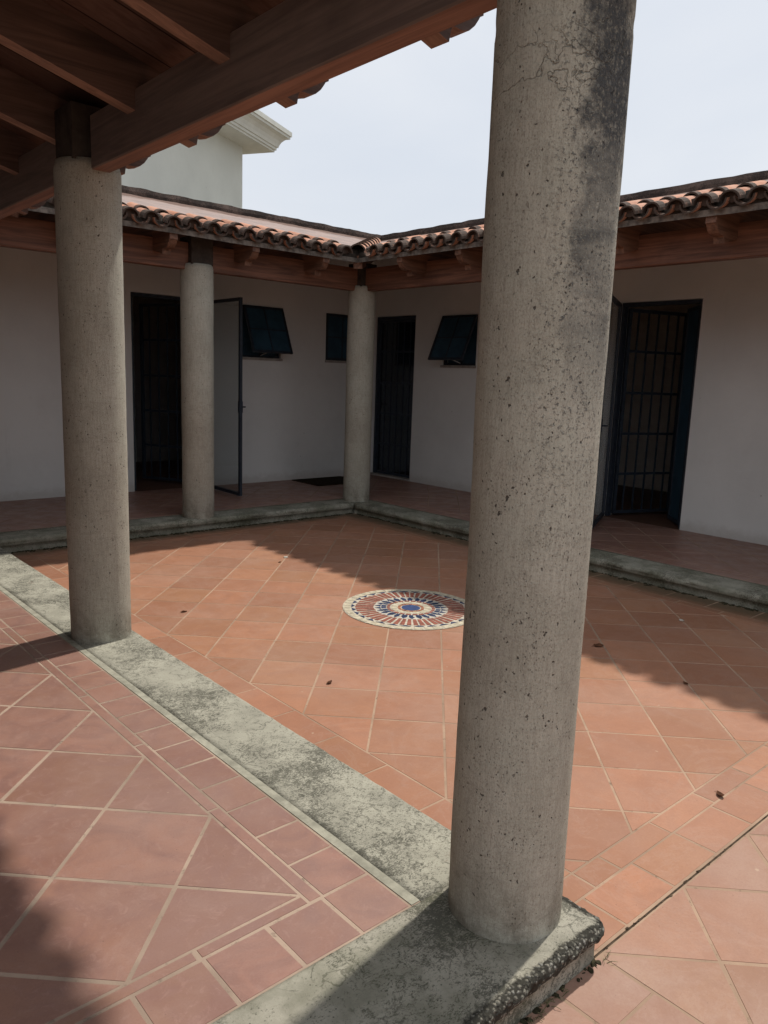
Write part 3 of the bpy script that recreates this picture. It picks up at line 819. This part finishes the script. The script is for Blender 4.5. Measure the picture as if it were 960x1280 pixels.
def window(root, F, ua, ub, z0, z1, vw, swing=None):
    """frame set in the opening, sill, and a sash closed or hinged out at the top"""
    bm = bmesh.new(); t = .028; v0, v1 = vw+.035, vw+.075
    fbox(bm, F, ua+.002, ua+t, v0, v1, z0+.002, z1-.002); fbox(bm, F, ub-t, ub-.002, v0, v1, z0+.002, z1-.002)
    fbox(bm, F, ua+t, ub-t, v0, v1, z1-t, z1-.002); fbox(bm, F, ua+t, ub-t, v0, v1, z0+.002, z0+t)
    um = (ua+ub)/2; fbox(bm, F, um-.011, um+.011, v0+.008, v1-.008, z0+t, z1-t)
    w = obj('window', bm, M['metal'], root)
    bm = bmesh.new(); fbox(bm, F, ua-.01, ub+.01, vw-.022, vw+.20, z0-.035, z0-.001)
    obj('sill', bm, M['sill'], w)
    bm = bmesh.new(); fbox(bm, F, ua+t, ub-t, vw+.10, vw+.106, z0+.004, z1-.004); obj('inner_pane', bm, M['tint'], w)
    # sash
    ang = swing or 0.
    hz = z1-.012; L_ = (z1-z0)-.02
    hv = vw+.018 if not swing else vw-.004
    def S(u, s, n_):  # s along sash down from hinge, n_ outward normal offset
        return Vector(F(u, hv - sin(ang)*s - cos(ang)*n_, hz - cos(ang)*s + sin(ang)*n_))
    bm = bmesh.new()
    def sbox(u0, u1, s0, s1, n0, n1):
        vs = [bm.verts.new(S(u, s, n_)) for u in (u0, u1) for s in (s0, s1) for n_ in (n0, n1)]
        for f in ((0,1,3,2),(4,6,7,5),(0,4,5,1),(2,3,7,6),(0,2,6,4),(1,5,7,3)): bm.faces.new([vs[i] for i in f])
    a, b = (ua+.006, ub-.006) if not swing else (ua-.004, ub+.004)
    f_ = .032
    sbox(a, a+f_, 0, L_, 0, .024); sbox(b-f_, b, 0, L_, 0, .024); sbox(a+f_, b-f_, 0, f_, 0, .024); sbox(a+f_, b-f_, L_-f_, L_, 0, .024)
    sbox((a+b)/2-.009, (a+b)/2+.009, f_, L_-f_, .004, .020); sbox(a+f_, b-f_, L_*.5-.008, L_*.5+.008, .004, .019)
    sa = obj('sash', bm, M['metal'], w)
    bm = bmesh.new()
    sbox(a+f_*.9, b-f_*.9, f_*.9, L_-f_*.9, .009, .014)
    obj('pane', bm, M['tint'], sa)
    if swing:
        bm = bmesh.new()
        p0 = Vector(F((ua+ub)/2, vw+.04, z0+.03)); p1 = S((a+b)/2, L_*.93, 0)
        bar(bm, p0, p1, .010, .010); obj('stay', bm, M['white_metal'], sa)
    return w

V_FAR = 1.925; V_RIGHT = 1.85
# ---- far wing
far = empty('house_wing', (4, 9.35, 0)); tag(far, 'far white wing of the house with open glass door, two small windows and tiled eave', 'house wing', 'wings of the courtyard house')
hol = [(4.09, 5.06, -.05, 2.46), (5.66, 6.29, 1.745, 2.44), (7.075, 7.70, 1.758, 2.44)]
obj('wall', wall_mesh(F_far, -1.2, 8.2, V_FAR, V_FAR+.2, 3.42, hol), M['wall'], far)
wing_roof(far, F_far, (lambda v: 1.675-v, lambda v: 6.15+v), 2.15, [1.675, 2.60, 3.50, 4.40, 5.29], [(1.79, 3.85), (4.06, 6.035)], M['boards_y'], M['wood_x'], M['wood_ry'], 3, 3.05)
# room behind
def room(root, F, u0, u1, v0, v1, col):
    bm = bmesh.new()
    for (a0, a1, b0, b1, c0, c1) in ((u0, u1, v1, v1+.1, 0, 2.9), (u0-.1, u0, v0, v1+.1, 0, 2.9), (u1, u1+.1, v0, v1+.1, 0, 2.9), (u0-.1, u1+.1, v0, v1+.1, 2.9, 3.0)):
        fbox(bm, F, a0, a1, b0, b1, c0, c1)
    o = obj('room', bm, col, root)
    bm = bmesh.new(); fbox(bm, F, u0-.1, u1+.1, v0-.2, v1+.1, -.1, -.001); obj('room_floor', bm, M['room_floor'], root)
    return o
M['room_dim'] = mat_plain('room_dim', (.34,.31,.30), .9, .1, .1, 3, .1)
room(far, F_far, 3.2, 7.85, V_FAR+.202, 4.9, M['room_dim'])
df = door_frame(far, F_far, 4.09, 5.06, 2.46, V_FAR+.05)
leaf(df, (5.035, 9.335), (-.035, -1), 1.05, .02, 2.42, nm='glass_door')
leaf(df, (5.0, 9.45), (-.42, .9), .90, .03, 2.40, glass=False, bars=True, nm='gate', handle=False)
window(far, F_far, 5.66, 6.29, 1.745, 2.44, V_FAR, radians(23))
window(far, F_far, 7.075, 7.70, 1.758, 2.44, V_FAR)
# ---- right wing
right = empty('house_wing', (8, 4, 0)); tag(right, 'right white wing of the house with two barred doors and a tiled eave', 'house wing', 'wings of the courtyard house')
hol = [(4.07, 5.05, -.05, 2.47), (8.41, 9.325, -.05, 2.45), (7.20, 7.84, 1.735, 2.415)]
obj('wall', wall_mesh(F_right, -6, 9.349, V_RIGHT, V_RIGHT+.2, 3.40, hol), M['wall'], right)
wing_roof(right, F_right, (lambda v: -6, lambda v: 7.425+v), 2.15, [-.46, .385, 1.23, 2.075, 2.92, 3.765, 4.61, 5.47, 6.32], [(-5.9, 1.18), (1.40, 4.22), (4.44, 7.31)], M['boards_x'], M['wood_y'], M['wood_rx'], 8, 2.55)
room(right, F_right, 2.2, 9.30, V_RIGHT+.202, 4.6, M['room'])
df = door_frame(right, F_right, 4.07, 5.05, 2.47, V_RIGHT+.05)
o = leaf(df, (7.985, 5.03), (-.90, -.44), 1.02, .02, 2.45, nm='glass_door')
bm = bmesh.new(); bar(bm, (7.972, 5.012, .05), (7.972, 5.012, 2.42), .008, .012); obj('hinge_strip', bm, M['white_metal'], o)
leaf(df, (8.11, 4.99), (.94, -.34), .86, .03, 2.41, glass=False, bars=True, nm='gate', handle=False)
lf = leaf(df, (8.10, 4.125), (.73, .68), .47, .03, 2.41, glass=True, nm='glass_door', handle=False)
for ch in lf.children: ch.data.materials[0] = M['tint']
df = door_frame(right, F_right, 8.41, 9.325, 2.45, V_RIGHT+.05)
g_ = leaf(df, (8.09, 8.46), (0, 1), .82, .03, 2.40, glass=True, bars=True, nm='gate', handle=True)
M['dark_glass'] = mat_glass('dim_glass', (.35,.40,.46), .09)
for ch in g_.children:
    if ch.name.startswith('pane'): ch.data.materials[0] = M['dark_glass']
bm = bmesh.new(); box(bm, 7.985, 8.19, 8.415, 9.32, .001, .028); obj('threshold', bm, M['sill'], df)
window(right, F_right, 7.20, 7.84, 1.735, 2.415, V_RIGHT, radians(23))
# ---- near wing (the roof overhead)
near = empty('house_wing', (0, 4, 0)); tag(near, 'near wing with dark wooden rafters and beam overhead at the top left', 'house wing', 'wings of the courtyard house')
wing_roof(near, F_near, (lambda v: .72, lambda v: 7.425+v), 2.60, [1.12, 1.97, 2.82, 3.66, 4.50, 5.35, 6.20], [(.80, 1.18), (1.40, 4.16), (4.44, 7.31)], M['boards_x'], M['wood_old'], M['raf_old_shaded'], 15, 1.0)
obj('wall', wall_mesh(F_near, .72, 9.55, 2.60, 2.80, 3.55, [(2.2, 3.2, -.05, 2.4)]), M['wall'], near)
room(near, F_near, 1.2, 5.0, 2.803, 5.2, M['room'])

# valley tiles where far and right roofs meet
bm = bmesh.new(); lay = bm.loops.layers.float_color.new('tone')
for k in range(7):
    v0 = -.50+k*.24; d = Vector((1, 1, 0)).normalized(); s_ = Vector((1, -1, 0)).normalized()
    rows = []
    for t in (0, 1):
        v = v0+t*.33; P = Vector((6.15+v, 7.425+v, B(v)+(.112 if t == 0 else .10)+.006*k)); r = .098-.012*t
        o_ = [bm.verts.new(P+s_*cos(pi*a/10)*r+Vector((0,0,sin(pi*a/10)*r*.95))) for a in range(11)]
        i_ = [bm.verts.new(P+s_*cos(pi*a/10)*(r-.016)+Vector((0,0,sin(pi*a/10)*(r-.016)*.95))) for a in range(11)]
        rows.append((o_, i_))
    tone = random.random()
    for a in range(10):
        for vs, e in (((rows[0][0][a], rows[0][0][a+1], rows[1][0][a+1], rows[1][0][a]), .45), ((rows[0][1][a], rows[1][1][a], rows[1][1][a+1], rows[0][1][a+1]), .9), ((rows[0][0][a], rows[0][1][a], rows[0][1][a+1], rows[0][0][a+1]), .8)):
            f = bm.faces.new(vs)
            for l in f.loops: l[lay] = (tone, .5, e, 1)
obj('valley_tiles', bm, M['rtile'], far, recalc=False)
bm = bmesh.new(); bar(bm, (5.72, 6.995, 2.80), (7.9, 9.175, 2.80+SL*2.18), .10, .14); obj('valley_rafter', bm, M['wood_rx'], far)
bm = bmesh.new(); bar(bm, (2.105, 6.995, 2.80), (-.1, 9.2, 2.80+SL*2.205), .10, .14); obj('valley_rafter', bm, M['wood_rx'], far)

# ------------------------------------------------------------------ white two-storey house behind
bld = empty('white_house', (8.46, 14, 0)); tag(bld, 'white taller house with a moulded cornice rising behind the far roof', 'house')
th = radians(29); ex = Vector((cos(th), sin(th), 0)); ey = Vector((-sin(th), cos(th), 0)); C0 = Vector((8.46, 14, 0))
def W(u, v, z): return C0 + ex*u + ey*v + Vector((0, 0, z))
ZS = 5.86
bm = bmesh.new(); prism(bm, [(-9, 0), (0, 0), (0, 8), (-9, 8)], lambda p, q, a: W(p, q, a), -.16, ZS+.3)
obj('wall', bm, M['wall_b'], bld)
bm = bmesh.new()   # mitred cornice profile (offset outward, z)
CP = [(-.05, ZS), (.46, ZS), (.46, ZS+.035), (.49, ZS+.04), (.49, ZS+.085), (.515, ZS+.09), (.53, ZS+.14), (.56, ZS+.20), (.61, ZS+.255), (.66, ZS+.28), (.69, ZS+.285), (.69, ZS+.33), (.715, ZS+.335), (.715, ZS+.42), (-.05, ZS+.46)]
rings = []
for (su, sv, cu, cv) in ((-1,-1,-9,0), (1,-1,0,0), (1,1,0,8), (-1,1,-9,8)):
    rings.append([bm.verts.new(W(cu+su*o_, cv+sv*o_, z)) for o_, z in CP])
for k in range(4):
    a, b = rings[k], rings[(k+1)%4]
    for i in range(len(CP)-1): bm.faces.new((a[i], a[i+1], b[i+1], b[i]))
bm.faces.new([r[-1] for r in rings])
obj('cornice', bm, M['cornice'], bld)

# ------------------------------------------------------------------ mosaic medallion
med = empty('mosaic_medallion', (3.83, 3.955, zc+.0015)); tag(med, 'round floor mosaic with blue centre, red spokes and cream rim in the courtyard', 'mosaic')
def ring_piece(bm, r0, r1, a0, a1, z, n=2):
    o_ = [bm.verts.new((cos(a0+(a1-a0)*i/n)*r1, sin(a0+(a1-a0)*i/n)*r1, z)) for i in range(n+1)]
    i_ = [bm.verts.new((cos(a0+(a1-a0)*i/n)*r0, sin(a0+(a1-a0)*i/n)*r0, z)) for i in range(n, -1, -1)]
    top = o_+i_
    bot = [bm.verts.new((v.co.x, v.co.y, z-.003)) for v in top]
    bm.faces.new(top)
    for i in range(len(top)): bm.faces.new((bot[i], bot[(i+1)%len(top)], top[(i+1)%len(top)], top[i]))
def poly_piece(bm, pts, z):
    t = [bm.verts.new((x, y, z)) for x, y in pts]; b = [bm.verts.new((x, y, z-.003)) for x, y in pts]
    bm.faces.new(t)
    for i in range(len(t)): bm.faces.new((b[i], b[(i+1)%len(t)], t[(i+1)%len(t)], t[i]))
def medpart(name, bm, mat): o = obj(name, bm, mat); o.parent = med; return o
rj = lambda s: random.uniform(-s, s)
zt = .0035
def annulus(bm, r0, r1, mi=0, z=.0015, n=96):
    a = [bm.verts.new((cos(2*pi*i/n)*r0, sin(2*pi*i/n)*r0, z)) for i in range(n)]
    b = [bm.verts.new((cos(2*pi*i/n)*r1, sin(2*pi*i/n)*r1, z)) for i in range(n)]
    for i in range(n): bm.faces.new((a[i], b[i], b[(i+1)%n], a[(i+1)%n])).material_index = mi
def setm(bm, k0, mi):
    for f in list(bm.faces)[k0:]: f.material_index = mi
bm = bmesh.new(); annulus(bm, .411, .504); k0 = len(bm.faces); n = 44
for k in range(n):
    a = 2*pi*k/n+rj(.012); ring_piece(bm, .447+rj(.003), .499+rj(.005), a+.010, a+2*pi/n-.014, zt+rj(.0004))
setm(bm, k0, 1); k0 = len(bm.faces); n = 30
for k in range(n):
    a = 2*pi*k/n; w = 2*pi/n
    poly_piece(bm, [(cos(a+.02)*.441, sin(a+.02)*.441), (cos(a+w-.02)*.441, sin(a+w-.02)*.441), (cos(a+w/2+rj(.02))*.412, sin(a+w/2)*.412)], zt)
setm(bm, k0, 2); medpart('rim', bm, [M['m_grout'], M['m_cream'], M['m_blue']])
bm = bmesh.new(); annulus(bm, .272, .411); k0 = len(bm.faces); n = 52
for k in range(n):
    a = 2*pi*k/n+rj(.01); ring_piece(bm, .276+rj(.004), .407+rj(.005), a+.014+rj(.004), a+2*pi/n-.026, zt+rj(.0004))
setm(bm, k0, 1); medpart('spoke_ring', bm, [M['m_grout'], M['m_red']])
bm = bmesh.new(); annulus(bm, .152, .272, 1); k0 = len(bm.faces)
for k in range(26):
    a = 2*pi*k/26; w = 2*pi/26
    poly_piece(bm, [(cos(a+.02)*.226, sin(a+.02)*.226), (cos(a+w-.02)*.226, sin(a+w-.02)*.226), (cos(a+w/2)*.268, sin(a+w/2)*.268)], zt)
    ring_piece(bm, .184, .220, a+.025+rj(.01), a+w*(.88 if k % 2 else .7), zt)
setm(bm, k0, 2); k0 = len(bm.faces)
for k in range(22): a = 2*pi*k/22; ring_piece(bm, .156, .179, a+.03, a+2*pi/22-.04, zt)
setm(bm, k0, 3); medpart('star_ring', bm, [M['m_grout'], M['m_white'], M['m_blue'], M['m_red']])
bm = bmesh.new(); annulus(bm, .0, .152, 0); bmesh.ops.remove_doubles(bm, verts=bm.verts, dist=1e-5); k0 = len(bm.faces)
for k in range(14): a = 2*pi*k/14; ring_piece(bm, .104, .148, a+.05, a+2*pi/14-.07, zt)
setm(bm, k0, 1); k0 = len(bm.faces)
for k in range(10): a = 2*pi*k/10; ring_piece(bm, .078, .098, a+.05, a+2*pi/10-.25, zt)
setm(bm, k0, 2); k0 = len(bm.faces)
for k in range(10): a = 2*pi*k/10; ring_piece(bm, .078, .098, a+.42, a+2*pi/10+.01, zt)
setm(bm, k0, 3); medpart('inner_ring', bm, [M['m_grout'], M['m_cream'], M['m_red'], M['m_orange']])
bm = bmesh.new(); cyl(bm, (0,0,.0005), .069, .0030, 28); medpart('centre', bm, M['m_centre'])

# ------------------------------------------------------------------ small things
def leaf_thing(x, y, z, s, rot, label, curl=.35):
    bm = bmesh.new(); n = 6; rows = []
    for i in range(n+1):
        t = i/n; w = s*.32*sin(pi*min(1, t*.96+.02))**.8*(1-.25*t)
        x_ = (t-.5)*s; zc_ = s*curl*(2*t-1)**2*.5
        rows.append([bm.verts.new((x_, -w, zc_+s*.16*random.random()+.5*w)), bm.verts.new((x_, 0, zc_)), bm.verts.new((x_, w, zc_+s*.10*random.random()+.6*w))])
    for a, b in zip(rows, rows[1:]):
        for k in range(2): bm.faces.new((a[k], a[k+1], b[k+1], b[k]))
    bar(bm, (s*.48, 0, s*curl*.5), (s*.72, .1*s, s*.1), s*.03)
    me_o = obj('fallen_leaf', bm, M['leafm'])
    me_o.scale = (.85, .85, .45); me_o.location = (x, y, z+.002); me_o.rotation_euler = (rj(.2), rj(.2), rot)
    so = me_o.modifiers.new('thick', 'SOLIDIFY'); so.thickness = .0012
    tag(me_o, label, 'leaf', 'dry leaves on the courtyard floor')
leaf_thing(2.491, 3.192, zc, .055, .4, 'curled brown leaf on sunlit tiles between the concrete strip and the mosaic', .6)
leaf_thing(4.261, 2.636, zc, .085, 2.6, 'largest reddish brown leaf in shade just right of the nearest column', .3)
leaf_thing(4.122, 1.965, zc, .045, 1.2, 'small dark leaf at the shadow edge right of the nearest column', .5)
leaf_thing(3.069, 1.265, zc, .060, .9, 'dark curled leaf on the narrow border tiles at lower right', .7)
leaf_thing(2.447, 4.814, zc, .062, 3.3, 'thin brown leaf on sunlit tiles right of the left column', .2)
leaf_thing(3.817, 5.655, zc, .045, .2, 'tiny brown leaf near the shadow edge beyond the mosaic', .4)
def pebble(x, y, z, s, mat, label, g):
    bm = bmesh.new(); bmesh.ops.create_icosphere(bm, subdivisions=2, radius=s)
    for v in bm.verts: v.co += v.co*noise.noise(v.co*60+Vector((x, y, 0)))*.5; v.co.z *= .4
    o_ = obj('pebble', bm, mat); o_.location = (x, y, z+s*.25); tag(o_, label, 'pebble', g)
pebble(5.251, 2.584, zc, .018, M['m_white'], 'small white chip on shaded tiles near the right kerb', 'white chips on the courtyard floor')
pebble(3.963, 5.78, zc, .020, M['m_white'], 'small white chip at the shadow edge beyond the mosaic', 'white chips on the courtyard floor')
# weeds at the plinth's foot
bm = bmesh.new(); rw = random.Random(5)
for (cx_, cy_, n_, sp_, hh) in ((1.868, 1.045, 4, .02, .030), (1.50, 1.052, 24, .07, .025), (1.62, 1.055, 18, .06, .02)):
    for k in range(n_):
        x_ = cx_+rw.uniform(-sp_, sp_); y_ = cy_+rw.uniform(-.012, .010); a = rw.uniform(-2.8, .6); l_ = hh*rw.uniform(.4, 1.1)
        p0 = Vector((x_, y_, zc-.002)); p1 = p0+Vector((cos(a)*l_*.7, sin(a)*l_*.7, l_*.5)); p2 = p1+Vector((cos(a+.4)*l_*.7, sin(a+.4)*l_*.7, -l_*.2))
        bar(bm, p0, p1, .0016); bar(bm, p1, p2, .0012)
tag(obj('dry_weeds', bm, M['weed']), 'dry straw weeds sprouting at the foot of the plinth', 'weeds', kind='stuff')
bm = bmesh.new()
def clump(x, y, s):
    bmesh.ops.create_icosphere(bm, subdivisions=2, radius=s, matrix=Matrix.Translation((x, y, zc)) @ Matrix.Rotation(rw.uniform(0, 3), 4, 'Z') @ Matrix.Diagonal((1.8, .8, rw.uniform(.3, .6), 1)))
for k in range(70): clump(rw.uniform(.9, 1.86), 1.062+rw.uniform(-.012, .006), rw.uniform(.003, .011))
for k in range(330): clump(rw.uniform(1.9, 5.95), 7.275+rw.uniform(-.05, .02)*rw.random(), rw.uniform(.006, .018))
for k in range(330): clump(5.99+rw.uniform(-.05, .02)*rw.random(), rw.uniform(.5, 7.2), rw.uniform(.006, .018))
for k in range(90): clump(1.858+rw.uniform(-.004, .01), rw.uniform(1.3, 7.2), rw.uniform(.002, .006))
for v in bm.verts: v.co += Vector((noise.noise(v.co*90), noise.noise(v.co*90+Vector((5,0,0))), noise.noise(v.co*90+Vector((0,7,0)))))*.006
tag(obj('moss', bm, M['moss']), 'dark moss and dirt gathered in the corner below the kerbs', 'moss', kind='stuff')
# thin dark rectangle on the gallery floor by the corner
bm = bmesh.new(); box(bm, 6.45, 7.35, 8.62, 9.28, .001, .014); bmesh.ops.bevel(bm, geom=[e for e in bm.edges], offset=.004, segments=1, affect='EDGES')
tag(obj('dark_floor_rect', bm, mat_plain('dark_rect', (.030,.022,.014), .95, .05, .4, 50, .6)), 'thin dark brown rectangle on the far gallery floor left of the corner column', 'mat')
# lamp globe under the near roof
lamp = empty('ceiling_lamp', (1.02, 3.45, B(.655))); tag(lamp, 'small white globe lamp under the rafters at the top left edge', 'lamp')
bm = bmesh.new(); cyl(bm, (0,0,-.10), .022, .10, 16); cyl(bm, (0,0,-.012), .05, .012, 20); o = obj('socket', bm, M['metal']); o.parent = lamp
bm = bmesh.new(); bmesh.ops.create_uvsphere(bm, u_segments=24, v_segments=14, radius=.036, matrix=Matrix.Translation((0,0,-.128))); o = obj('globe', bm, M['bulb'], smooth=True); o.parent = lamp

# ------------------------------------------------------------------ light, sky, camera
SUN = Vector((.540, .092, 1)).normalized()
elev = math.asin(SUN.z); az = atan2(SUN.x, SUN.y)      # azimuth from +Y towards +X
ld = bpy.data.lights.new('sun', 'SUN'); ld.energy = 3.6; ld.angle = radians(1.5); ld.color = (1, .955, .88)
lo = bpy.data.objects.new('sun', ld); COL.objects.link(lo); lo.rotation_euler = (-SUN).to_track_quat('-Z', 'Y').to_euler(); lo.location = (20, 5, 30)
w = bpy.data.worlds.new('World'); scene.world = w; w.use_nodes = True; nt = w.node_tree; nt.nodes.clear()
out = nt.nodes.new('ShaderNodeOutputWorld'); bg = nt.nodes.new('ShaderNodeBackground'); bg.inputs[1].default_value = .10
sky = nt.nodes.new('ShaderNodeTexSky'); sky.sky_type = 'NISHITA'; sky.sun_disc = False; sky.sun_elevation = elev; sky.sun_rotation = az
sky.dust_density = 2.5; sky.air_density = 1.2
tc = nt.nodes.new('ShaderNodeTexCoord'); mp = nt.nodes.new('ShaderNodeMapping'); mp.inputs['Scale'].default_value = (1, 1, 2.2)
nz = nt.nodes.new('ShaderNodeTexNoise'); nz.inputs['Scale'].default_value = 2.0; nz.inputs['Detail'].default_value = 6; nz.inputs['Roughness'].default_value = .5; nz.inputs['Distortion'].default_value = .4
nt.links.new(tc.outputs['Generated'], mp.inputs[0]); nt.links.new(mp.outputs[0], nz.inputs[0])
cr = nt.nodes.new('ShaderNodeMapRange'); cr.inputs[1].default_value = .35; cr.inputs[2].default_value = .68; cr.inputs[3].default_value = .88; cr.inputs[4].default_value = .97
nt.links.new(nz.outputs[0], cr.inputs[0])
cc = nt.nodes.new('ShaderNodeMix'); cc.data_type = 'RGBA'; cc.inputs[6].default_value = (6.9, 7.5, 8.5, 1); cc.inputs[7].default_value = (8.8, 9.0, 9.3, 1)
nt.links.new(nz.outputs[0], cc.inputs[0])
mx = nt.nodes.new('ShaderNodeMix'); mx.data_type = 'RGBA'
nt.links.new(cr.outputs[0], mx.inputs[0]); nt.links.new(sky.outputs[0], mx.inputs[6]); nt.links.new(cc.outputs[2], mx.inputs[7])
nt.links.new(mx.outputs[2], bg.inputs[0]); nt.links.new(bg.outputs[0], out.inputs[0])

cd = bpy.data.cameras.new('camera'); cam = bpy.data.objects.new('camera', cd); COL.objects.link(cam); scene.camera = cam
F_, YAW, PIT, ROL = 965.770657, .728801421, -.173775719, .0350949184
f = Vector((sin(YAW)*cos(PIT), cos(YAW)*cos(PIT), sin(PIT))); r = Vector((cos(YAW), -sin(YAW), 0)); u = r.cross(f)
r2 = r*cos(ROL)+u*sin(ROL); u2 = -r*sin(ROL)+u*cos(ROL)
mw = Matrix(((r2.x, u2.x, -f.x, 0), (r2.y, u2.y, -f.y, 0), (r2.z, u2.z, -f.z, H), (0, 0, 0, 1)))
cam.matrix_world = mw
cd.sensor_fit = 'HORIZONTAL'; cd.sensor_width = 36; cd.lens = F_/960*36; cd.clip_start = .02; cd.clip_end = 1000
scene.render.engine = 'CYCLES'; scene.render.resolution_x = 768; scene.render.resolution_y = 1024
scene.cycles.max_bounces = 7; scene.cycles.diffuse_bounces = 4; scene.cycles.transparent_max_bounces = 12
scene.view_settings.view_transform = 'Standard'; scene.view_settings.look = 'None'; scene.view_settings.gamma = 1; scene.view_settings.exposure = 0
